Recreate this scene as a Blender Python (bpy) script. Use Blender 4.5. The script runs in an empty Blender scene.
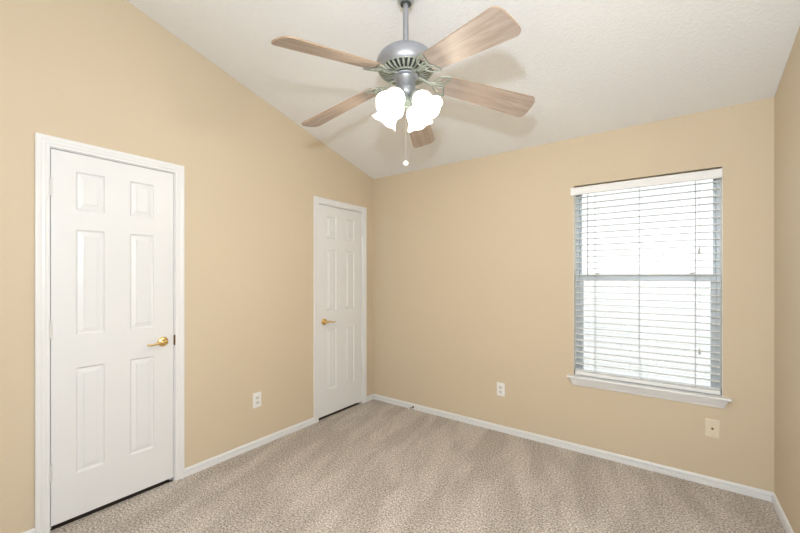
import bpy, bmesh, math, random
from mathutils import Vector, Matrix, Euler

random.seed(7)
S = bpy.context.scene
COL = S.collection
PI = math.pi

# ------------------------------------------------------------------ camera
cam_data = bpy.data.cameras.new('camera')
cam = bpy.data.objects.new('camera', cam_data)
COL.objects.link(cam)
cam.location = (2.6469, -3.1057, 1.3542)
cam.rotation_euler = (PI/2, 0, 0.63097)
cam_data.sensor_width = 36
cam_data.lens = 366.36/800*36
cam_data.shift_x = -0.64/800
cam_data.shift_y = 10.17/800
cam_data.clip_start = 0.02
S.camera = cam

# ------------------------------------------------------------------ light and exposure
S.view_settings.view_transform = 'Standard'
S.view_settings.look = 'None'
S.view_settings.gamma = 1
S.view_settings.use_curve_mapping = False
S.view_settings.exposure = 0.0

world = bpy.data.worlds.new('sky')
S.world = world
world.use_nodes = True
bg = world.node_tree.nodes['Background']
bg.inputs['Color'].default_value = (0.82, 0.92, 1.0, 1)
bg.inputs['Strength'].default_value = 1.7

def lamp(name, kind, loc, power, color, **kw):
    d = bpy.data.lights.new(name, kind)
    d.energy = power
    d.color = color
    for k, v in kw.items():
        setattr(d, k, v)
    o = bpy.data.objects.new(name, d)
    o.location = loc
    COL.objects.link(o)
    return o

sun = lamp('sun', 'SUN', (0, -8, 12), 4.4, (1.0, 0.98, 0.96), angle=math.radians(1.0))
sun.rotation_euler = (math.radians(42), 0, math.radians(14))
# the photographer's flash, just above the camera: it throws the soft blade shadows on the ceiling
flash = lamp('camera_flash', 'POINT', (2.60, -3.06, 1.73), 104.0, (0.755, 0.855, 1.0), shadow_soft_size=0.03)
BULB_POWER = 4.8
BULB_COLOR = (1.0, 0.89, 0.75)
SHADE_GLOW = 2.2

# ------------------------------------------------------------------ materials
def new_mat(name, color=(.8, .8, .8), rough=.5, metal=0.0, spec=.5):
    m = bpy.data.materials.new(name)
    m.use_nodes = True
    b = m.node_tree.nodes['Principled BSDF']
    b.inputs['Base Color'].default_value = (*color, 1)
    b.inputs['Roughness'].default_value = rough
    b.inputs['Metallic'].default_value = metal
    b.inputs['Specular IOR Level'].default_value = spec
    return m

def nd(m, kind, **inp):
    n = m.node_tree.nodes.new(kind)
    for k, v in inp.items():
        n.inputs[k.replace('_', ' ')].default_value = v
    return n

def ln(m, a, b):
    m.node_tree.links.new(a, b)

def bsdf(m):
    return m.node_tree.nodes['Principled BSDF']

def obj_coords(m, scale=(1, 1, 1), rot=(0, 0, 0)):
    tc = m.node_tree.nodes.new('ShaderNodeTexCoord')
    mp = m.node_tree.nodes.new('ShaderNodeMapping')
    mp.inputs['Scale'].default_value = scale
    mp.inputs['Rotation'].default_value = rot
    ln(m, tc.outputs['Object'], mp.inputs['Vector'])
    return mp.outputs['Vector']

def add_bump(m, height_socket, strength, dist):
    b = m.node_tree.nodes.new('ShaderNodeBump')
    b.inputs['Strength'].default_value = strength
    b.inputs['Distance'].default_value = dist
    ln(m, height_socket, b.inputs['Height'])
    ln(m, b.outputs['Normal'], bsdf(m).inputs['Normal'])
    return b

def ramp(m, sock, stops):
    r = m.node_tree.nodes.new('ShaderNodeValToRGB')
    els = r.color_ramp.elements
    while len(els) < len(stops):
        els.new(.5)
    for e, (p, c) in zip(els, stops):
        e.position = p
        e.color = (*c, 1)
    ln(m, sock, r.inputs['Fac'])
    return r.outputs['Color']

def noisy(name, color, rough, scale, amount, bump_scale=0, bump=0, bump_dist=.001, metal=0, spec=.5):
    """plain paint or metal with a faint mottling and an optional fine bump"""
    m = new_mat(name, color, rough, metal, spec)
    v = obj_coords(m)
    n = nd(m, 'ShaderNodeTexNoise', Scale=scale, Detail=3.0)
    ln(m, v, n.inputs['Vector'])
    lo = tuple(c*(1-amount) for c in color)
    hi = tuple(min(1, c*(1+amount)) for c in color)
    ln(m, ramp(m, n.outputs['Fac'], [(.3, lo), (.7, hi)]), bsdf(m).inputs['Base Color'])
    if bump:
        b = nd(m, 'ShaderNodeTexNoise', Scale=bump_scale, Detail=2.0)
        ln(m, v, b.inputs['Vector'])
        add_bump(m, b.outputs['Fac'], bump, bump_dist)
    return m

WALL = noisy('tan_wall_paint', (.655, .555, .412), .75, 1.2, .012, 95, .16, .002, spec=.25)

CEIL = new_mat('textured_white_ceiling', (.85, .855, .855), .9, spec=.2)
_v = obj_coords(CEIL)
_n = nd(CEIL, 'ShaderNodeTexNoise', Scale=62.0, Detail=4.0, Roughness=.6)
ln(CEIL, _v, _n.inputs['Vector'])
_r = ramp(CEIL, _n.outputs['Fac'], [(.42, (0, 0, 0)), (.62, (1, 1, 1))])
add_bump(CEIL, _r, .32, .004)

TRIM = noisy('white_trim_paint', (.80, .81, .82), .32, 3, .01)
DOORPAINT = noisy('white_door_paint', (.78, .79, .80), .38, 2, .01, 160, .05, .001)
PLATE = noisy('white_plastic', (.86, .86, .84), .3, 20, .01)
ALMOND = noisy('almond_plastic', (.78, .70, .55), .35, 20, .01)
SLOT = new_mat('dark_slot', (.02, .02, .02), .6)
RECEPT = noisy('receptacle_plastic', (.74, .74, .72), .35, 20, .01)
BRASS = noisy('polished_brass', (.83, .60, .25), .22, 8, .04, metal=1)
DARKBRASS = noisy('aged_brass', (.22, .12, .05), .4, 12, .1, metal=.7)
HINGE = noisy('painted_hinge', (.74, .74, .72), .35, 30, .02, metal=.3)
SPRING = noisy('spring_steel', (.34, .31, .26), .35, 30, .05, metal=.9)
RUBBER = noisy('white_rubber', (.82, .80, .74), .6, 30, .02)
PEWTER = noisy('brushed_silver', (.37, .39, .43), .42, 4, .03, metal=.75)
IRONMAT = noisy('pewter_green_iron', (.32, .345, .295), .45, 40, .10, metal=.45)
DARKMETAL = noisy('dark_vent_metal', (.10, .11, .11), .5, 20, .1, metal=.5)
CHAIN = new_mat('bead_chain', (.62, .60, .54), .4, .3)
FOB = noisy('white_ceramic', (.92, .92, .90), .2, 10, .01)
ALU = noisy('grey_window_frame', (.56, .61, .64), .4, 6, .02, metal=.1)
BLIND = noisy('white_blind_slat', (.85, .86, .86), .4, 5, .01)
CORD = new_mat('blind_cord', (.50, .50, .52), .8)
WAND = new_mat('tilt_wand_plastic', (.42, .40, .42), .3)
TASSEL = noisy('tassel_plastic', (.52, .52, .50), .4, 30, .02)

GAPSHADE = noisy('painted_gap_shade', (.030, .024, .018), .7, 20, .1)  # near-black colour standing in for the shade below the doors
LITRETURN = noisy('painted_daylight_return', (.80, .76, .66), .5, 5, .01)  # cream lighter than the wall, daylight on the returns put into colour

# oak blade: grain runs along the blade's own x axis
WOOD = new_mat('washed_oak', (.55, .42, .32), .55)
_v = obj_coords(WOOD, (2.2, 26, 26))
_n = nd(WOOD, 'ShaderNodeTexNoise', Scale=1.6, Detail=6.0, Roughness=.6, Distortion=.6)
ln(WOOD, _v, _n.inputs['Vector'])
ln(WOOD, ramp(WOOD, _n.outputs['Fac'], [(.30, (.27, .210, .170)), (.52, (.36, .290, .240)), (.72, (.45, .375, .320))]), bsdf(WOOD).inputs['Base Color'])
EDGE = noisy('blade_edge_band', (.34, .24, .16), .5, 20, .05)

# carpet: flecked pile with nap streaks left by a vacuum cleaner
CARPET = new_mat('taupe_carpet', (.4, .35, .3), .95, spec=.1)
_v = obj_coords(CARPET)
_f = nd(CARPET, 'ShaderNodeTexNoise', Scale=95.0, Detail=4.0, Roughness=.85)
ln(CARPET, _v, _f.inputs['Vector'])
_fleck = ramp(CARPET, _f.outputs['Fac'], [(.36, (.16, .13, .11)), (.50, (.49, .44, .39)), (.64, (.90, .85, .80))])
_sv = obj_coords(CARPET, (1/5.5, 1/1.5, 1), (0, 0, math.radians(15)))
_sv.node.vector_type = 'TEXTURE'
_s = nd(CARPET, 'ShaderNodeTexNoise', Scale=1.0, Detail=2.5, Roughness=.55, Distortion=.35)
ln(CARPET, _sv, _s.inputs['Vector'])
_nap = ramp(CARPET, _s.outputs['Fac'], [(.42, (.93, .92, .905)), (.62, (1.14, 1.14, 1.14))])
_mx = CARPET.node_tree.nodes.new('ShaderNodeMix')
_mx.data_type = 'RGBA'
_mx.blend_type = 'MULTIPLY'
_mx.inputs['Factor'].default_value = 1
ln(CARPET, _fleck, _mx.inputs['A'])
ln(CARPET, _nap, _mx.inputs['B'])
ln(CARPET, _mx.outputs['Result'], bsdf(CARPET).inputs['Base Color'])
_b = nd(CARPET, 'ShaderNodeTexNoise', Scale=110.0, Detail=3.0)
ln(CARPET, _v, _b.inputs['Vector'])
add_bump(CARPET, _b.outputs['Fac'], .9, .008)

# frosted glass of the lit shades
GLASSLIT = new_mat('lit_frosted_glass', (.95, .96, .93), .3)
bsdf(GLASSLIT).inputs['Emission Color'].default_value = (1.0, .97, .90, 1)
bsdf(GLASSLIT).inputs['Emission Strength'].default_value = SHADE_GLOW
NECKGLASS = new_mat('frosted_glass_neck', (.80, .86, .78), .3)
bsdf(NECKGLASS).inputs['Emission Color'].default_value = (.93, 1.0, .90, 1)
bsdf(NECKGLASS).inputs['Emission Strength'].default_value = .30
BULB = new_mat('lit_bulb', (1, 1, 1), .3)
bsdf(BULB).inputs['Emission Color'].default_value = (1, .95, .86, 1)
bsdf(BULB).inputs['Emission Strength'].default_value = 12

def see_through(name, tint, gloss):
    m = bpy.data.materials.new(name)
    m.use_nodes = True
    nt = m.node_tree
    nt.nodes.remove(nt.nodes['Principled BSDF'])
    t = nt.nodes.new('ShaderNodeBsdfTransparent')
    t.inputs['Color'].default_value = (*tint, 1)
    g = nt.nodes.new('ShaderNodeBsdfGlossy')
    g.inputs['Roughness'].default_value = .02
    x = nt.nodes.new('ShaderNodeMixShader')
    x.inputs['Fac'].default_value = gloss
    nt.links.new(t.outputs[0], x.inputs[1])
    nt.links.new(g.outputs[0], x.inputs[2])
    nt.links.new(x.outputs[0], nt.nodes['Material Output'].inputs['Surface'])
    return m
PANE = see_through('window_glass', (.97, .985, .98), .04)

SCREEN = bpy.data.materials.new('insect_mesh')
SCREEN.use_nodes = True
_nt = SCREEN.node_tree
_t = _nt.nodes.new('ShaderNodeBsdfTransparent')
_x = _nt.nodes.new('ShaderNodeMixShader')
_x.inputs['Fac'].default_value = .12
_p = _nt.nodes['Principled BSDF']
_p.inputs['Base Color'].default_value = (.18, .18, .18, 1)
_p.inputs['Roughness'].default_value = .8
_nt.links.new(_t.outputs[0], _x.inputs[1])
_nt.links.new(_p.outputs[0], _x.inputs[2])
_nt.links.new(_x.outputs[0], _nt.nodes['Material Output'].inputs['Surface'])

BRICK = new_mat('pale_brick', (.7, .66, .6), .9)
_v = obj_coords(BRICK, (1, 1, 1), (PI/2, 0, 0))
_k = nd(BRICK, 'ShaderNodeTexBrick', Scale=1.0, Mortar_Size=.006, Brick_Width=.21, Row_Height=.076, Bias=0.0)
_k.inputs['Color1'].default_value = (.80, .80, .80, 1)
_k.inputs['Color2'].default_value = (.73, .73, .73, 1)
_k.inputs['Mortar'].default_value = (.60, .60, .61, 1)
ln(BRICK, _v, _k.inputs['Vector'])
ln(BRICK, _k.outputs['Color'], bsdf(BRICK).inputs['Base Color'])
FASCIA = noisy('white_fascia', (.8, .8, .78), .6, 3, .02)
SHINGLE = noisy('grey_shingles', (.32, .30, .29), .95, 14, .2, 30, .4, .02)
GRASS = noisy('dry_lawn', (.33, .32, .29), .95, 9, .25, 60, .5, .03)

# ------------------------------------------------------------------ mesh helpers
def obj(name, bm, mats, parent=None, smooth=False, loc=None, rot=None):
    me = bpy.data.meshes.new(name)
    bmesh.ops.recalc_face_normals(bm, faces=bm.faces[:])
    bm.to_mesh(me)
    bm.free()
    if not isinstance(mats, (list, tuple)):
        mats = [mats]
    for m in mats:
        me.materials.append(m)
    if smooth:
        for p in me.polygons:
            p.use_smooth = True
        if smooth is not True:
            me.set_sharp_from_angle(angle=math.radians(smooth))
    o = bpy.data.objects.new(name, me)
    COL.objects.link(o)
    if parent:
        o.parent = parent
    if loc is not None:
        o.location = loc
    if rot is not None:
        o.rotation_euler = rot
    return o

def tag(o, label=None, cat=None, group=None, kind=None):
    for k, v in (('label', label), ('category', cat), ('group', group), ('kind', kind)):
        if v:
            o[k] = v
    return o

def thing(name, label, cat, loc=(0, 0, 0), group=None):
    o = bpy.data.objects.new(name, None)
    o.empty_display_size = .05
    COL.objects.link(o)
    o.location = loc
    return tag(o, label, cat, group)

def box(bm, lo, hi, bevel=0.0, seg=2, mi=0):
    x0, y0, z0 = lo
    x1, y1, z1 = hi
    t = bmesh.new()
    vs = [t.verts.new(c) for c in ((x0, y0, z0), (x1, y0, z0), (x1, y1, z0), (x0, y1, z0),
                                   (x0, y0, z1), (x1, y0, z1), (x1, y1, z1), (x0, y1, z1))]
    for f in ((0, 3, 2, 1), (4, 5, 6, 7), (0, 1, 5, 4), (1, 2, 6, 5), (2, 3, 7, 6), (3, 0, 4, 7)):
        t.faces.new([vs[i] for i in f])
    if bevel:
        bmesh.ops.bevel(t, geom=t.edges[:], offset=bevel, segments=seg, affect='EDGES', profile=.5)
    merge(bm, t, mi)

def merge(bm, t, mi=0, mat=None):
    """add the contents of bmesh t to bm"""
    vmap = {}
    for v in t.verts:
        vmap[v] = bm.verts.new(mat @ v.co if mat else v.co)
    for f in t.faces:
        try:
            nf = bm.faces.new([vmap[v] for v in f.verts])
            nf.material_index = mi if mi else f.material_index
        except ValueError:
            pass
    t.free()

def prism(bm, poly, axis, a, b):
    """extrude a 2-D polygon along an axis; the polygon uses the two other axes in order"""
    def P(u, v, w):
        return {'x': (w, u, v), 'y': (u, w, v), 'z': (u, v, w)}[axis]
    A = [bm.verts.new(P(u, v, a)) for u, v in poly]
    B = [bm.verts.new(P(u, v, b)) for u, v in poly]
    bm.faces.new(A)
    bm.faces.new(B[::-1])
    n = len(poly)
    for i in range(n):
        j = (i+1) % n
        bm.faces.new([A[i], A[j], B[j], B[i]])

def lathe(bm, prof, seg=48, mat=None, cap=True, mod=None, mi=0):
    """spin (r, z) about z; mod(r, z, angle, k) may return a moved (r, z)"""
    rings = []
    for k, (r, z) in enumerate(prof):
        ring = []
        for i in range(seg):
            a = 2*PI*i/seg
            rr, zz = mod(r, z, a, k) if mod else (r, z)
            co = Vector((rr*math.cos(a), rr*math.sin(a), zz))
            ring.append(bm.verts.new(mat @ co if mat else co))
        rings.append(ring)
    for a, b in zip(rings, rings[1:]):
        for i in range(seg):
            j = (i+1) % seg
            f = bm.faces.new([a[i], a[j], b[j], b[i]])
            f.material_index = mi
    if cap:
        for ring in (rings[0], rings[-1]):
            f = bm.faces.new(ring)
            f.material_index = mi

def tube(bm, pts, rad, seg=10, closed=False, flat=1.0, up=Vector((0, 0, 1))):
    """sweep a round (or flattened) section along points; rad is a number or a list"""
    pts = [Vector(p) for p in pts]
    n = len(pts)
    rad = rad if isinstance(rad, (list, tuple)) else [rad]*n
    rings = []
    for i, p in enumerate(pts):
        if closed:
            t = pts[(i+1) % n]-pts[i-1]
        else:
            t = pts[min(i+1, n-1)]-pts[max(i-1, 0)]
        t.normalize()
        u = up if abs(t.dot(up)) < .95 else Vector((1, 0, 0))
        s = t.cross(u).normalized()
        w = s.cross(t).normalized()
        rings.append([bm.verts.new(p+(s*math.cos(2*PI*k/seg)+w*math.sin(2*PI*k/seg)*flat)*rad[i]) for k in range(seg)])
    m = n if closed else n-1
    for i in range(m):
        a, b = rings[i], rings[(i+1) % n]
        for k in range(seg):
            l = (k+1) % seg
            bm.faces.new([a[k], a[l], b[l], b[k]])
    if not closed:
        bm.faces.new(rings[0])
        bm.faces.new(rings[-1][::-1])

def smooth_path(ctrl, n=24):
    """Catmull-Rom through control points"""
    P = [Vector(c) for c in ctrl]
    P = [P[0]*2-P[1]]+P+[P[-1]*2-P[-2]]
    out = []
    segs = len(P)-3
    for s in range(segs):
        p0, p1, p2, p3 = P[s:s+4]
        for k in range(n):
            t = k/n
            out.append(.5*((2*p1)+(p2-p0)*t+(2*p0-5*p1+4*p2-p3)*t*t+(3*p1-p0-3*p2+p3)*t**3))
    out.append(P[-2])
    return out

def frame_to(direction, origin):
    """matrix whose z axis looks along direction"""
    q = Vector(direction).normalized().to_track_quat('Z', 'Y')
    return Matrix.Translation(Vector(origin)) @ q.to_matrix().to_4x4()

# ------------------------------------------------------------------ room dimensions (metres)
W = 3.162                      # left wall x=0, right wall x=W
YB = -3.50                     # wall behind the camera; the window wall is y=0
H0, SL = 2.4354, 0.2569        # ceiling height at the window wall, rise per metre into the room
TH = 0.13
def ceil_z(y): return H0-SL*y

D1 = (-2.633, -2.031)          # jamb faces of the doors
D2 = (-0.789, -0.187)
DTOP = 2.039
WX0, WX1, WZ0, WZ1 = 2.047, 2.929, 0.560, 2.060    # window opening

bm = bmesh.new()
box(bm, (-.010, YB-.1, -.12), (W+.0, 0, 0))
tag(obj('floor', bm, CARPET), 'taupe flecked carpet with pale vacuum streaks', 'carpet', kind='structure')

bm = bmesh.new()
def wall_piece(y0, y1, z0):
    prism(bm, [(y0, z0), (y1, z0), (y1, ceil_z(y1)+.03), (y0, ceil_z(y0)+.03)], 'x', -TH, 0)
J = .016                       # jamb lining thickness
wall_piece(YB-.1, D1[0]-J, -.05)
wall_piece(D1[0]-J, D1[1]+J, DTOP+J)
wall_piece(D1[1]+J, D2[0]-J, -.05)
wall_piece(D2[0]-J, D2[1]+J, DTOP+J)
wall_piece(D2[1]+J, TH, -.05)
tag(obj('wall_left', bm, WALL), 'tan wall on the left holding both white doors', 'wall', kind='structure')

bm = bmesh.new()
ztop = H0+.03
for a, b, c, d in ((0, WX0, -.05, ztop), (WX1, W, -.05, ztop), (WX0, WX1, -.05, WZ0), (WX0, WX1, WZ1, ztop)):
    box(bm, (a, 0, c), (b, .17, d))
bmesh.ops.remove_doubles(bm, verts=bm.verts[:], dist=1e-5)
tag(obj('wall_back', bm, WALL), 'tan wall with the window in it', 'wall', kind='structure')

bm = bmesh.new()
prism(bm, [(YB-.1, -.05), (.17, -.05), (.17, ceil_z(.17)+.03), (YB-.1, ceil_z(YB-.1)+.03)], 'x', W, W+TH)
tag(obj('wall_right', bm, WALL), 'tan wall at the right edge of the view', 'wall', kind='structure')

bm = bmesh.new()
box(bm, (0, YB-TH, -.05), (W, YB, ceil_z(YB)+.03))
tag(obj('wall_front', bm, WALL), 'tan wall behind the viewer', 'wall', kind='structure')

bm = bmesh.new()
prism(bm, [(YB-.2, ceil_z(YB-.2)), (.2, ceil_z(.2)), (.2, ceil_z(.2)+.12), (YB-.2, ceil_z(YB-.2)+.12)], 'x', -TH, W+TH)
tag(obj('ceiling', bm, CEIL), 'white textured sloping ceiling', 'ceiling', kind='structure')

# closet and hall space behind the two doors, so that the gaps under them are dark
bm = bmesh.new()
box(bm, (-.80, YB-.1, -.12), (-.75, TH, 2.5))
box(bm, (-.80, YB-.1, 2.2), (-TH, TH, 2.25))
box(bm, (-.80, YB-.15, -.12), (-TH, YB-.1, 2.25))
box(bm, (-.80, TH-.03, -.12), (-TH, TH, 2.25))
tag(obj('wall_closet', bm, WALL), 'dark space behind the two closed doors', 'wall', kind='structure')

bm = bmesh.new()
for d in (D1, D2):
    box(bm, (-.75, d[0]-.05, -.12), (-.010, d[1]+.05, -.010))  # added dark slab, the gap's shade put into its colour
tag(obj('door_gap_shade', bm, GAPSHADE), 'dark strips coloured as shade in the gaps under the doors', 'shade_strip', kind='structure')

# ------------------------------------------------------------------ baseboards
BP = [(0, -.004), (.0125, -.004), (.0125, .027), (.0115, .0295), (.0025, .0300), (.0025, .0365), (.0105, .0375),
      (.0095, .046), (.0075, .051), (.0045, .0545), (0, .0555)]
CAS = .0555                    # casing width
REV = .004
def casing_edges(d): return d[0]-REV-CAS, d[1]+REV+CAS
e1, e2 = casing_edges(D1), casing_edges(D2)

def run_board(bm, p0, p1, inward, m0=0, m1=0):
    """sweep the baseboard profile from p0 to p1; m0, m1 = 1 mitre the end for an inside corner"""
    p0, p1, n = Vector(p0), Vector(p1), Vector(inward)
    d = (p1-p0).normalized()
    A, B = [], []
    for t, z in BP:
        A.append(bm.verts.new((p0+n*t+d*t*m0).to_3d()+Vector((0, 0, z))))
        B.append(bm.verts.new((p1+n*t-d*t*m1).to_3d()+Vector((0, 0, z))))
    k = len(BP)
    for i in range(k):
        j = (i+1) % k
        bm.faces.new([A[i], A[j], B[j], B[i]])
    bm.faces.new(A)
    bm.faces.new(B[::-1])

bm = bmesh.new()
run_board(bm, (0, YB), (0, e1[0]), (1, 0), 1, 0)
run_board(bm, (0, e1[1]), (0, e2[0]), (1, 0))
run_board(bm, (0, e2[1]), (0, 0), (1, 0), 0, 1)
tag(obj('baseboard_left', bm, TRIM), 'white baseboard along the wall with the doors', 'baseboard', kind='structure')
bm = bmesh.new()
run_board(bm, (0, 0), (W, 0), (0, -1), 1, 1)
tag(obj('baseboard_back', bm, TRIM), 'white baseboard under the window', 'baseboard', kind='structure')
bm = bmesh.new()
run_board(bm, (W, 0), (W, YB), (-1, 0), 1, 1)
tag(obj('baseboard_right', bm, TRIM), 'white baseboard along the right wall', 'baseboard', kind='structure')
bm = bmesh.new()
run_board(bm, (W, YB), (0, YB), (0, 1), 1, 1)
tag(obj('baseboard_front', bm, TRIM), 'white baseboard behind the viewer', 'baseboard', kind='structure')

# ------------------------------------------------------------------ doors
CP = [(0, -.003), (0, .009), (.002, .011), (.013, .011), (.016, .0135), (.020, .0145), (.030, .0135), (.034, .0155),
      (.040, .017), (.050, .0175), (.0545, .0165), (CAS, .014), (CAS, -.003)]
def door_casing(name, d, label):
    bm = bmesh.new()
    y0, y1, zt = d[0]-REV, d[1]+REV, DTOP+REV
    st = []
    for u, t in CP:
        st.append([(t, y0-u, -.004), (t, y0-u, zt+u), (t, y1+u, zt+u), (t, y1+u, -.004)])
    V = [[bm.verts.new(c) for c in s] for s in st]
    n = len(V)
    for i in range(n):
        j = (i+1) % n
        for k in range(3):
            bm.faces.new([V[i][k], V[i][k+1], V[j][k+1], V[j][k]])
    bm.faces.new([v[0] for v in V])
    bm.faces.new([v[3] for v in V][::-1])
    o = tag(obj(name, bm, TRIM), label, 'door casing', kind='structure')
    bm = bmesh.new()                                       # jamb lining with its stop
    x0 = -TH-.004
    box(bm, (x0, d[0]-J, -.004), (0, d[0], DTOP+J))
    box(bm, (x0, d[1], -.004), (0, d[1]+J, DTOP+J))
    box(bm, (x0, d[0], DTOP), (0, d[1], DTOP+J))
    box(bm, (-.075, d[0], -.004), (-.038, d[0]+.011, DTOP))
    box(bm, (-.075, d[1]-.011, -.004), (-.038, d[1], DTOP))
    box(bm, (-.075, d[0]+.011, DTOP-.011), (-.038, d[1]-.011, DTOP))
    obj('jamb', bm, TRIM, o)
    return o
trim1 = door_casing('trim_1', D1, 'white moulded casing around the nearer door')
trim2 = door_casing('trim_2', D2, 'white moulded casing around the farther door by the corner')

PY = [(.100, .232), (.353, .485)]                          # panel columns, from the left edge
PZ = [(.264, .850), (1.030, 1.617), (1.724, 1.938)]
SLABZ0, SLABZ1 = .026, 2.035
def door_slab(name, d, label):
    gap = .003
    y0, y1 = d[0]+gap, d[1]-gap
    w = y1-y0
    s = w/.596
    bm = bmesh.new()
    ys = [0, PY[0][0]*s, PY[0][1]*s, PY[1][0]*s, PY[1][1]*s, w]
    zs = [SLABZ0, *[z for p in PZ for z in p], SLABZ1]
    XF = -.001
    cache = {}
    def V(x, y, z):
        k = (round(x, 5), round(y, 5), round(z, 5))
        if k not in cache:
            cache[k] = bm.verts.new((x, y0+y, z))
        return cache[k]
    rings = [(0, 0), (.0022, -.0010), (.006, -.0070), (.0105, -.0098), (.0135, -.0098), (.034, -.0050), (.0360, -.0046), (.0370, -.0006)]
    for i in range(5):
        for j in range(7):
            a, b, c, e = ys[i], ys[i+1], zs[j], zs[j+1]
            if i in (1, 3) and j in (1, 3, 5):
                prev = None
                for off, dep in rings:
                    q = [V(XF+dep, a+off, c+off), V(XF+dep, b-off, c+off), V(XF+dep, b-off, e-off), V(XF+dep, a+off, e-off)]
                    if prev:
                        for k in range(4):
                            l = (k+1) % 4
                            bm.faces.new([prev[k], prev[l], q[l], q[k]])
                    prev = q
                bm.faces.new(prev)
            else:
                bm.faces.new([V(XF, a, c), V(XF, b, c), V(XF, b, e), V(XF, a, e)])
    XB = -.036
    bk = [V(XB, 0, SLABZ0), V(XB, w, SLABZ0), V(XB, w, SLABZ1), V(XB, 0, SLABZ1)]
    bm.faces.new(bk[::-1])
    bm.faces.new([V(XF, y, SLABZ0) for y in ys]+[bk[1], bk[0]])
    bm.faces.new([V(XF, y, SLABZ1) for y in ys][::-1]+[bk[3], bk[2]])
    bm.faces.new([V(XF, 0, z) for z in zs][::-1]+[bk[0], bk[3]])
    bm.faces.new([V(XF, w, z) for z in zs]+[bk[2], bk[1]])
    return tag(obj(name, bm, DOORPAINT), label, 'door', kind='structure')

def door_lever(door, y, z, sgn):
    """brass lever: sgn is the way the lever points along y"""
    bm = bmesh.new()
    m = frame_to((1, 0, 0), (-.001, y, z))
    lathe(bm, [(.031, 0), (.0315, .003), (.030, .006), (.025, .009), (.018, .011), (.0135, .014), (.012, .020), (.0115, .040),
               (.0125, .044), (.0125, .053), (.010, .0565), (.004, .058)], 40, m)
    base = obj('door_lever', bm, BRASS, door, smooth=40)
    bm = bmesh.new()
    pts = smooth_path([(.048, y, z), (.050, y+sgn*.018, z+.004), (.050, y+sgn*.045, z+.002), (.049, y+sgn*.072, z-.006),
                       (.048, y+sgn*.096, z-.003), (.045, y+sgn*.104, z-.001)], 8)
    n = len(pts)
    tube(bm, pts, [.0105-.0045*min(1, i/(n*.75)) for i in range(n)], 14, flat=.75)
    obj('handle', bm, BRASS, base, smooth=50)
    return base

def hinge_set(door, y):
    for z in (.310, 1.070, 1.832):
        bm = bmesh.new()
        r = .0058
        for k in range(5):
            z0 = z-.044+k*.0176
            lathe(bm, [(r*.9, z0), (r, z0+.001), (r, z0+.0166), (r*.9, z0+.0174)], 16, Matrix.Translation((.0052, y, 0)))
        lathe(bm, [(.0035, z+.044), (.005, z+.0455), (.005, z+.048), (.002, z+.050)], 16, Matrix.Translation((.0052, y, 0)))
        lathe(bm, [(.002, z-.049), (.005, z-.047), (.005, z-.045), (.0035, z-.0435)], 16, Matrix.Translation((.0052, y, 0)))
        h = obj('hinge', bm, HINGE, door, smooth=40)
        h['label'] = 'small metal hinge barrel'

door1 = door_slab('door_1', D1, 'white six-panel door nearest, on the left, with a brass lever')
door_lever(door1, -2.097, .933, -1)
hinge_set(door1, D1[0]+.0015)
door2 = door_slab('door_2', D2, 'white six-panel door farther away, next to the room corner')
door_lever(door2, -.719, .924, 1)
hinge_set(door2, D2[1]-.0015)

# strike plate on the nearer door's casing
bm = bmesh.new()
box(bm, (-.006, -2.0335, .905), (.0005, -2.0295, .965), .0008, 1)
box(bm, (-.002, -2.0305, .900), (.0125, -2.0262, .970), .0012, 1)
sp = obj('strike_plate', bm, DARKBRASS, trim1)
sp['label'] = 'dark brass strike plate'

# ------------------------------------------------------------------ window
win = thing('window_1', 'single-hung window with grey frame behind the blind', 'window', (0, 0, 0))
win['kind'] = 'structure'
def ring_frame(bm, x0, x1, z0, z1, y0, y1, l, r, b, t, bev=.002):
    box(bm, (x0, y0, z0), (x0+l, y1, z1), bev, 1)
    box(bm, (x1-r, y0, z0), (x1, y1, z1), bev, 1)
    box(bm, (x0+l, y0, z0), (x1-r, y1, z0+b), bev, 1)
    box(bm, (x0+l, y0, z1-t), (x1-r, y1, z1), bev, 1)
bm = bmesh.new()
ring_frame(bm, WX0, WX1, WZ0, WZ1, .098, .168, .024, .024, .018, .016)
obj('window_frame', bm, ALU, win)
bm = bmesh.new()
ring_frame(bm, WX0+.024, WX1-.024, 1.325, WZ1-.016, .134, .160, .014, .014, .040, .018)
us = obj('upper_sash', bm, ALU, win)
bm = bmesh.new()
box(bm, (WX0+.036, .146, 1.36), (WX1-.036, .150, WZ1-.03))
obj('upper_pane', bm, PANE, us)
bm = bmesh.new()
ring_frame(bm, WX0+.024, WX1-.024, .574, 1.368, .104, .131, .028, .028, .026, .046)
box(bm, (WX0+.03, .096, 1.356), (WX1-.03, .106, 1.368), .001, 1)
ls = obj('lower_sash', bm, ALU, win)
bm = bmesh.new()
box(bm, (WX0+.05, .116, .598), (WX1-.05, .120, 1.325))
obj('lower_pane', bm, PANE, ls)
for x in (2.195, 2.775):
    bm = bmesh.new()
    box(bm, (x-.022, .094, 1.366), (x+.022, .116, 1.374), .002, 2)
    lathe(bm, [(.010, 1.374), (.010, 1.379), (.007, 1.382)], 20, Matrix.Translation((x, .106, 0)))
    tube(bm, [(x, .106, 1.379), (x+.012, .098, 1.381), (x+.024, .094, 1.381)], .0028, 8)
    obj('sash_lock', bm, SPRING, ls, smooth=40)
bm = bmesh.new()
box(bm, (WX0+.024, .162, .575), (WX1-.024, .1635, 1.345))
obj('insect_screen', bm, SCREEN, win)
bm = bmesh.new()
ring_frame(bm, WX0+.024, WX1-.024, .575, 1.347, .161, .167, .014, .014, .012, .014, .001)
obj('screen_frame', bm, ALU, win)
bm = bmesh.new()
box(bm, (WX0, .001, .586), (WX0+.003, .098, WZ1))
box(bm, (WX1-.003, .001, .586), (WX1, .098, WZ1))
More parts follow.
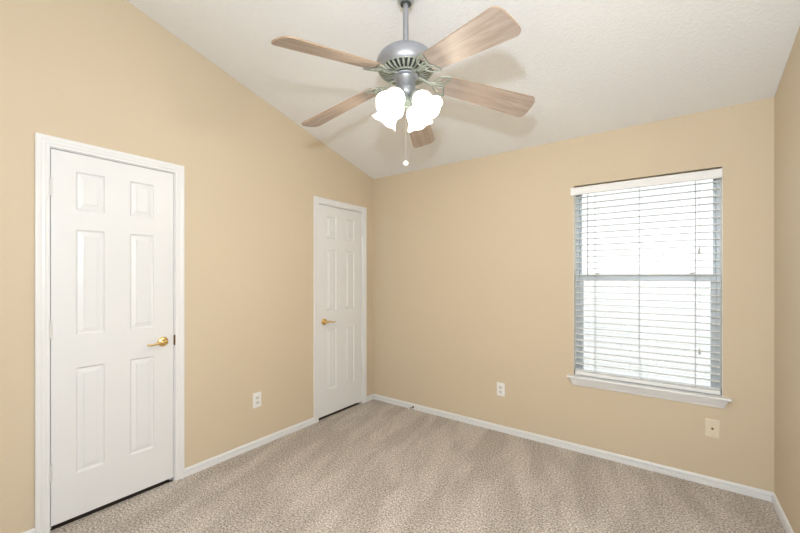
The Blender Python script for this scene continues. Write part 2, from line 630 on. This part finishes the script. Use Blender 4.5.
obj('window_return', bm, LITRETURN, win)  # added thin liners, their pale colour stands in for grazing daylight
# stool board with ears and the cove apron below it
bm = bmesh.new()
zt = .586
prof = [(.098, zt-.018), (.098, zt), (-.034, zt), (-.039, zt-.0025), (-.042, zt-.009), (-.039, zt-.0155), (-.034, zt-.018)]
prism(bm, [(y, z) for y, z in prof], 'x', WX0+.001, WX1-.001)
ear = [(.0, zt-.018), (.0, zt), (-.034, zt), (-.039, zt-.0025), (-.042, zt-.009), (-.039, zt-.0155), (-.034, zt-.018)]
prism(bm, ear, 'x', 2.008, WX0+.001)
prism(bm, ear, 'x', WX1-.001, 2.968)
bmesh.ops.remove_doubles(bm, verts=bm.verts[:], dist=1e-5)
obj('window_sill', bm, TRIM, win)
bm = bmesh.new()
za = zt-.018
ap = [(-.0, za), (-.031, za), (-.031, za-.006), (-.028, za-.010), (-.024, za-.020), (-.019, za-.030), (-.014, za-.036), (-.0135, za-.040),
      (-.011, za-.044), (-.010, za-.052), (-.006, za-.0555), (0, za-.0555)]
L = [bm.verts.new((2.050-(-y)*.75, y, z)) for y, z in ap]
R = [bm.verts.new((2.928+(-y)*.75, y, z)) for y, z in ap]
for i in range(len(ap)):
    j = (i+1) % len(ap)
    bm.faces.new([L[i], L[j], R[j], R[i]])
bm.faces.new(L)
bm.faces.new(R[::-1])
obj('apron', bm, TRIM, win)

# ------------------------------------------------------------------ blind
blind = thing('window_blind', 'white horizontal slat blind hanging open in the window', 'blind', (2.487, .035, 2.045))
def bl(name, bm, m, parent=blind, smooth=False):
    o = obj(name, bm, m, parent, smooth)
    if parent is blind:
        o.matrix_parent_inverse = Matrix.Translation((-2.487, -.035, -2.045))
    return o
BX0, BX1 = 2.058, 2.917
bm = bmesh.new()
box(bm, (BX0, .004, 2.008), (BX1, .062, 2.048), .002, 1)
bl('headrail', bm, BLIND)
bm = bmesh.new()
vp = [(-.002, 1.986), (-.002, 2.046), (-.008, 2.046), (-.013, 2.044), (-.0145, 2.040), (-.0125, 2.034), (-.0125, 1.998), (-.0145, 1.993), (-.0125, 1.988), (-.008, 1.986)]
prism(bm, vp, 'x', 2.030, 2.924)
bl('valance', bm, BLIND)
SC, HALF, PITCH = .035, .0245, .0463
bm = bmesh.new()
z = 1.279+15*PITCH
slats = []
while z > .635:
    slats.append(z)
    z -= PITCH
for z in slats:
    tilt = math.radians(1.0)
    prof = []
    for k in range(9):                                    # slightly crowned section
        u = -1+2*k/8
        prof.append((SC+u*HALF, z+.0020*(1-u*u)-u*HALF*math.tan(tilt)))
    prof += [(y, zz-.0036) for y, zz in prof[::-1]]
    prism(bm, prof, 'x', BX0, BX1)
bl('slats', bm, BLIND)
bm = bmesh.new()
box(bm, (BX0+.001, .012, .5905), (BX1+.001, .058, .6175), .003, 2)
box(bm, (BX0+.001, .011, .620), (BX1+.001, .059, .6235), .001, 1)
box(bm, (BX0+.001, .0105, .6255), (BX1+.001, .0595, .629), .001, 1)
rail = bl('bottom_rail', bm, BLIND)
for x in (2.195, 2.478, 2.793):
    bm = bmesh.new()
    for y in (SC-HALF-.002, SC+HALF+.002):
        pts = [(x, y, 2.003-(2.003-.618)*k/40) for k in range(41)]
        if x == 2.478 and y < SC:                         # this one swings out near the bottom
            pts = [(px+.014*max(0, min(1, (.86-pz)/.15))**1.3, py, pz) for px, py, pz in pts]
        tube(bm, pts, .0016, 6)
    for z in slats:
        tube(bm, [(x-.002, SC-HALF-.002, z-.0035), (x-.002, SC+HALF+.002, z-.0035)], .0006, 4)
    bl('ladder_cord', bm, CORD)
for x, zb in ((2.8115, 1.523), (2.8125, .858)):
    bm = bmesh.new()
    tube(bm, [(x, .003+.001*math.sin(k), 2.003-(2.003-zb-.02)*k/12) for k in range(13)], .0009, 6)
    lc = bl('lift_cord', bm, CORD)
    bm = bmesh.new()
    lathe(bm, [(.002, zb+.024), (.0042, zb+.020), (.0052, zb+.006), (.0068, zb-.008), (.0068, zb-.015), (.004, zb-.017)], 18, Matrix.Translation((x, .003, 0)))
    t = obj('tassel', bm, TASSEL, lc, smooth=40)
bm = bmesh.new()
tube(bm, [(2.149, .000, 1.992), (2.149, -.001, 1.96), (2.149, -.001, 1.38)], .0030, 8)
lathe(bm, [(.003, 1.40), (.0042, 1.395), (.0042, 1.373), (.002, 1.370)], 12, Matrix.Translation((2.149, -.001, 0)))
wd = bl('tilt_wand', bm, WAND, smooth=40)
wd['label'] = 'dark grey tilt wand'

# ------------------------------------------------------------------ wall plates
def plate_mesh(bm, w, h, t):
    """bevelled plate in x-z facing -y, back on y=0"""
    a, b = w/2, h/2
    st = [(a, b, 0), (a, b, .0022), (a-.0018, b-.0018, .0045), (a-.006, b-.006, t)]
    rs = [[bm.verts.new(c) for c in ((-p, -d, -q), (p, -d, -q), (p, -d, q), (-p, -d, q))] for p, q, d in st]
    for r0, r1 in zip(rs, rs[1:]):
        for k in range(4):
            l = (k+1) % 4
            bm.faces.new([r0[k], r0[l], r1[l], r1[k]])
    bm.faces.new(rs[0][::-1])
    bm.faces.new(rs[-1])

def outlet(label, loc, rz):
    t = thing('wall_outlet', label, 'outlet', loc, 'wall outlets')
    t.rotation_euler = (0, 0, rz)
    bm = bmesh.new()
    plate_mesh(bm, .072, .118, .006)
    obj('cover_plate', bm, PLATE, t)
    for s in (1, -1):
        bm = bmesh.new()
        poly = []
        for k in range(28):
            a = 2*PI*k/28
            poly.append((.0172*math.cos(a), s*.0195+max(-.0132, min(.0132, .0172*math.sin(a)))))
        prism(bm, poly, 'y', -.0082, -.004)
        rc = obj('receptacle', bm, RECEPT, t)
        bm = bmesh.new()
        for x, hh in ((-.0063, .0085), (.0063, .0068)):
            box(bm, (x-.0012, -.0086, s*.0195+.002-hh/2), (x+.0012, -.0078, s*.0195+.002+hh/2))
        lathe(bm, [(.0024, .0078), (.0024, .0086)], 14, Matrix.Translation((0, 0, s*.0195-.0075)) @ Matrix.Rotation(PI/2, 4, 'X'))
        obj('slots', bm, SLOT, rc)
    bm = bmesh.new()
    lathe(bm, [(.0032, .005), (.0030, .0068), (.0015, .0072)], 16, Matrix.Rotation(PI/2, 4, 'X'))
    obj('screw', bm, HINGE, t, smooth=40)
    return t
outlet('white duplex outlet on the tan wall between the two doors', (0, -1.423, .372), PI/2)
outlet('white duplex outlet on the window wall, left of the window', (1.464, 0, .368), 0)

t = thing('cable_wall_plate', 'almond wall plate with a dark round cable jack, under the window', 'wall plate', (2.877, 0, .372))
bm = bmesh.new()
plate_mesh(bm, .076, .118, .006)
obj('cover_plate', bm, ALMOND, t)
bm = bmesh.new()
RX = Matrix.Rotation(PI/2, 4, 'X')
lathe(bm, [(.0065, .005), (.0065, .0085), (.0048, .0085), (.0046, .016), (.0030, .016), (.0030, .012)], 20, RX)
obj('cable_jack', bm, DARKBRASS, t, smooth=40)
for s in (1, -1):
    bm = bmesh.new()
    lathe(bm, [(.0032, .005), (.0030, .0068), (.0015, .0072)], 16, Matrix.Translation((0, 0, s*.042)) @ RX)
    obj('screw', bm, ALMOND, t, smooth=40)

# ------------------------------------------------------------------ door stop on the baseboard
t = thing('door_stop', 'small spring door stop sticking out of the baseboard beside the far door', 'door stop', (.545, -.0115, .024))
bm = bmesh.new()
m = frame_to((-.25, -1, -.05), (0, 0, 0))
lathe(bm, [(.011, -.002), (.011, .003), (.008, .007), (.004, .009)], 20, m)
obj('mount', bm, DARKBRASS, t, smooth=40)
bm = bmesh.new()
pts = [m @ Vector((.0052*math.cos(k*.55), .0052*math.sin(k*.55), .005+.050*k/150)) for k in range(151)]
tube(bm, pts, .0011, 5)
obj('spring', bm, SPRING, t, smooth=True)
bm = bmesh.new()
lathe(bm, [(.005, .052), (.0075, .054), (.0078, .066), (.006, .069), (.002, .070)], 18, m)
obj('rubber_tip', bm, RUBBER, t, smooth=40)

# ------------------------------------------------------------------ ceiling fan
FX, FY = 1.5883, -1.6131
fan = thing('ceiling_fan', 'silver ceiling fan with five oak blades and four lit glass shades', 'ceiling fan', (FX, FY, 0))
AZ = [math.radians(a) for a in (258.8, 185.6, 114.6, 45.8, -21.5)]

bm = bmesh.new()
lathe(bm, [(.029, 2.716), (.033, 2.722), (.040, 2.745), (.055, 2.785), (.066, 2.815), (.070, 2.835), (.070, 2.862)], 48)
obj('canopy', bm, PEWTER, fan, smooth=40)
bm = bmesh.new()
lathe(bm, [(.0265, 2.712), (.0265, 2.730)], 40)
obj('canopy_collar', bm, DARKMETAL, fan, smooth=40)
bm = bmesh.new()
lathe(bm, [(.0135, 2.480), (.0135, 2.800)], 28)
obj('downrod', bm, PEWTER, fan, smooth=40)
bm = bmesh.new()
lathe(bm, [(.020, 2.500), (.023, 2.494), (.025, 2.482), (.050, 2.479), (.085, 2.473), (.112, 2.464), (.132, 2.448), (.143, 2.430), (.147, 2.412),
           (.146, 2.396), (.141, 2.385), (.137, 2.378), (.131, 2.374), (.127, 2.379), (.124, 2.386)], 72)
obj('motor_housing', bm, PEWTER, fan, smooth=35)
bm = bmesh.new()
lathe(bm, [(.128, 2.384), (.100, 2.378), (.060, 2.372), (.056, 2.36)], 72)
obj('vent_recess', bm, DARKMETAL, fan, smooth=35)
bm = bmesh.new()                                           # ribbed vent ring: petals with dark slots between
NR = 30
for k in range(NR):
    a = 2*PI*k/NR
    Rm = Matrix.Rotation(a, 4, 'Z')
    tt = bmesh.new()
    path = [(.128, 2.376), (.118, 2.370), (.104, 2.365), (.088, 2.361), (.072, 2.360)]
    wd_ = [.0052, .0064, .0060, .0050, .0040]
    tube(tt, [(r, 0, z) for r, z in path], wd_, 8, flat=.6)
    merge(bm, tt, 0, Rm)
lathe(bm, [(.126, 2.380), (.127, 2.374), (.1315, 2.372), (.1345, 2.376), (.134, 2.380)], 72, cap=False)
lathe(bm, [(.070, 2.366), (.0755, 2.360), (.072, 2.356), (.064, 2.357), (.062, 2.364)], 60, cap=False)
obj('vent_ring', bm, IRONMAT, fan, smooth=40)
bm = bmesh.new()
lathe(bm, [(.052, 2.372), (.052, 2.356), (.064, 2.354), (.066, 2.349), (.063, 2.345), (.050, 2.343), (.0475, 2.339), (.0475, 2.292),
           (.0495, 2.289), (.0495, 2.284), (.046, 2.281), (.046, 2.268), (.043, 2.260), (.034, 2.253), (.027, 2.250)], 56)
obj('switch_housing', bm, PEWTER, fan, smooth=35)

# light kit: centre fitting, four arms, four holders
LAZ = [math.radians(a) for a in (-88, 2, 92, 182)]
bm = bmesh.new()
lathe(bm, [(.024, 2.254), (.026, 2.244), (.030, 2.236), (.030, 2.222), (.022, 2.214), (.014, 2.208), (.016, 2.200), (.012, 2.192), (.004, 2.188)], 36)
NECK, RIM = Vector((.058, 0, 2.250)), Vector((.140, 0, 2.150))
AXIS = (RIM-NECK).normalized()
for a in LAZ:
    tt = bmesh.new()
    back = NECK-AXIS*.012
    tube(tt, smooth_path([(.020, 0, 2.226), (.034, 0, 2.240), (.042, 0, 2.256), tuple(back)], 6), .0065, 10)
    lathe(tt, [(.010, -.014), (.020, -.010), (.027, -.002), (.0285, .008), (.0275, .012)], 28, frame_to(AXIS, NECK))
    merge(bm, tt, 0, Matrix.Rotation(a, 4, 'Z'))
obj('light_fitter', bm, IRONMAT, fan, smooth=40)

def make_shade():
    bm = bmesh.new()
    outer = [(.0245, .000), (.026, .010), (.033, .020), (.042, .032), (.049, .047), (.0515, .063), (.0520, .079), (.0540, .093), (.0590, .107), (.0660, .119), (.0720, .125)]
    inner = [(r-.003, s-.001) for r, s in outer[::-1]]
    inner[0] = (outer[-1][0]-.0025, outer[-1][1]-.002)
    prof = outer+inner
    n = len(outer)
    def ruffle(r, s, a, k):
        f = max(0, (s-.085)/.049)**1.5
        return r*(1+.025*f*math.cos(6*a)), s+.004*f*math.cos(6*a)
    lathe(bm, prof, 72, None, cap=False, mod=ruffle)
    for f in bm.faces:
        if sum(v.co.z for v in f.verts)/4 < .034:
            f.material_index = 1
    return bm
shade_proto = obj('glass_shade', make_shade(), [GLASSLIT, NECKGLASS], fan, smooth=True)
bm = bmesh.new()
lathe(bm, [(.012, .004), (.013, .030), (.020, .050), (.027, .066), (.029, .080), (.025, .094), (.014, .104), (.003, .107)], 28)
bulb_proto = obj('bulb', bm, BULB, shade_proto, smooth=True)
for i, a in enumerate(LAZ):
    m = Matrix.Rotation(a, 4, 'Z') @ frame_to(AXIS, NECK)
    if i == 0:
        sh = shade_proto
    else:
        sh = shade_proto.copy()
        COL.objects.link(sh)
        b2 = bulb_proto.copy()
        COL.objects.link(b2)
        b2.parent = sh
        sh.parent = fan
    sh.matrix_local = m
    p = Matrix.Translation((FX, FY, 0)) @ m @ Vector((0, 0, .126))
    lamp('bulb_light', 'POINT', p, BULB_POWER, BULB_COLOR, shadow_soft_size=.03)

# blades: mesh in its own frame, x outwards
R0, Z0, R1, Z1 = .2085, 2.326, .670, 2.246
DROOP = math.atan2(Z0-Z1, R1-R0)
BL = math.hypot(R1-R0, Z0-Z1)
PITCHB = math.radians(-15)
def blade_outline():
    w0, w1 = .056, .0760
    pts = []
    def corner(cx, cy, r, a0, a1, n=9):
        for k in range(n+1):
            a = a0+(a1-a0)*k/n
            pts.append((cx+r*math.cos(a), cy+r*math.sin(a)))
    rc = .032
    corner(BL-.004-rc, -w1+rc, rc, -PI/2, -.12)
    for k in range(1, 8):
        u = -1+2*k/8
        pts.append((BL-.002*u*u, u*(w1-rc)))
    corner(BL-.004-rc, w1-rc, rc, .12, PI/2)
    corner(-.012, w0-.02, .02, PI/2, PI)
    corner(-.012, -w0+.02, .02, PI, 1.5*PI)
    return pts
bm = bmesh.new()
poly = blade_outline()
A = [bm.verts.new((x, y, -.003)) for x, y in poly]
B = [bm.verts.new((x, y, .003)) for x, y in poly]
bm.faces.new(A)
bm.faces.new(B)
for i in range(len(poly)):
    j = (i+1) % len(poly)
    f = bm.faces.new([A[i], A[j], B[j], B[i]])
    f.material_index = 1
blade_proto = obj('blade', bm, [WOOD, EDGE], fan)

def blade_matrix(a):
    return (Matrix.Rotation(a, 4, 'Z') @ Matrix.Translation((R0, 0, Z0)) @ Matrix.Rotation(DROOP, 4, 'Y') @ Matrix.Rotation(PITCHB, 4, 'X'))
# blade iron: cast arm plus three open leaf loops under the blade
inv = blade_matrix(0).inverted()
bm = bmesh.new()
def L3(x, y, z): return inv @ Vector((x, y, z))
arm = smooth_path([L3(.060, 0, 2.352), L3(.085, 0, 2.346), L3(.110, 0, 2.333), Vector((-.074, 0, -.009)), Vector((-.058, 0, -.007))], 7)
n = len(arm)
tube(bm, arm, [.013-.0055*math.sin(PI*min(1, i/(n-1)*1.1)) for i in range(n)], 12, flat=.6)
def leaf(ang, length, width, x0, z):
    pts = []
    for side in (1, -1):
        rng = range(0, 15) if side == 1 else range(14, 0, -1)
        for k in rng:
            u = k/14
            w = width*math.sin(PI*u**.85)**.9*(1-.25*u)
            x, y = u*length, side*w
            ca, sa = math.cos(ang), math.sin(ang)
            pts.append((x0+x*ca-y*sa, x*sa+y*ca, z))
    return pts
for ang in (math.radians(42), math.radians(-42)):
    tube(bm, leaf(ang, .094, .026, -.064, -.0065), .0046, 8, closed=True, flat=.8)
tube(bm, [(-.034+.019*math.cos(2*PI*k/24), .019*math.sin(2*PI*k/24), -.0075) for k in range(24)], .0040, 8, closed=True, flat=.8)
for sx, sy in ((-.002, .056), (-.002, -.056), (-.060, 0)):
    lathe(bm, [(.0075, -.010), (.009, -.007), (.009, -.0028)], 16, Matrix.Translation((sx, sy, 0)))
iron_proto = obj('blade_iron', bm, IRONMAT, blade_proto, smooth=50)
for i, a in enumerate(AZ):
    if i == 0:
        b, ir = blade_proto, iron_proto
    else:
        b, ir = blade_proto.copy(), iron_proto.copy()
        COL.objects.link(b)
        COL.objects.link(ir)
        b.parent = fan
        ir.parent = b
    b.matrix_local = blade_matrix(a)

# pull chain with its white fob
bm = bmesh.new()
tube(bm, [(0, 0, 2.190), (0, 0, 1.93)], .0004, 6)
for k in range(64):
    z = 2.188-.004*k
    lathe(bm, [(.0004, z+.0009), (.0006, z), (.0003, z-.0009)], 6, None)
ch = obj('pull_chain', bm, CHAIN, fan, smooth=True)
bm = bmesh.new()
lathe(bm, [(.002, 1.932), (.006, 1.930), (.0115, 1.925), (.0135, 1.919), (.0125, 1.913), (.008, 1.908), (.002, 1.906)], 28)
obj('chain_fob', bm, FOB, ch, smooth=True)

# ------------------------------------------------------------------ outdoors, seen through the blind
bm = bmesh.new()
box(bm, (-9, .6, -.30), (14, 12, -.18))
tag(obj('ground', bm, GRASS), 'lawn outside the window', 'lawn', kind='structure')
t = thing('brick_house', 'pale brick house wall outside the window', 'house', (2, 3.0, -.2))
def out(name, bm, m):
    o = obj(name, bm, m, t)
    o.matrix_parent_inverse = Matrix.Translation((-2, -3.0, .2))
    return o
bm = bmesh.new()
box(bm, (-8, 3.0, -.2), (13, 3.2, 3.35))
out('brick_wall', bm, BRICK)
bm = bmesh.new()
box(bm, (-8.4, 2.6, 3.30), (13.4, 2.64, 3.48))
box(bm, (-8.4, 2.64, 3.32), (13.4, 3.0, 3.35))
out('fascia', bm, FASCIA)
bm = bmesh.new()
prism(bm, [(2.55, 3.48), (7.5, 5.7), (7.5, 5.8), (2.55, 3.54)], 'x', -8.5, 13.5)
out('roof', bm, SHINGLE)
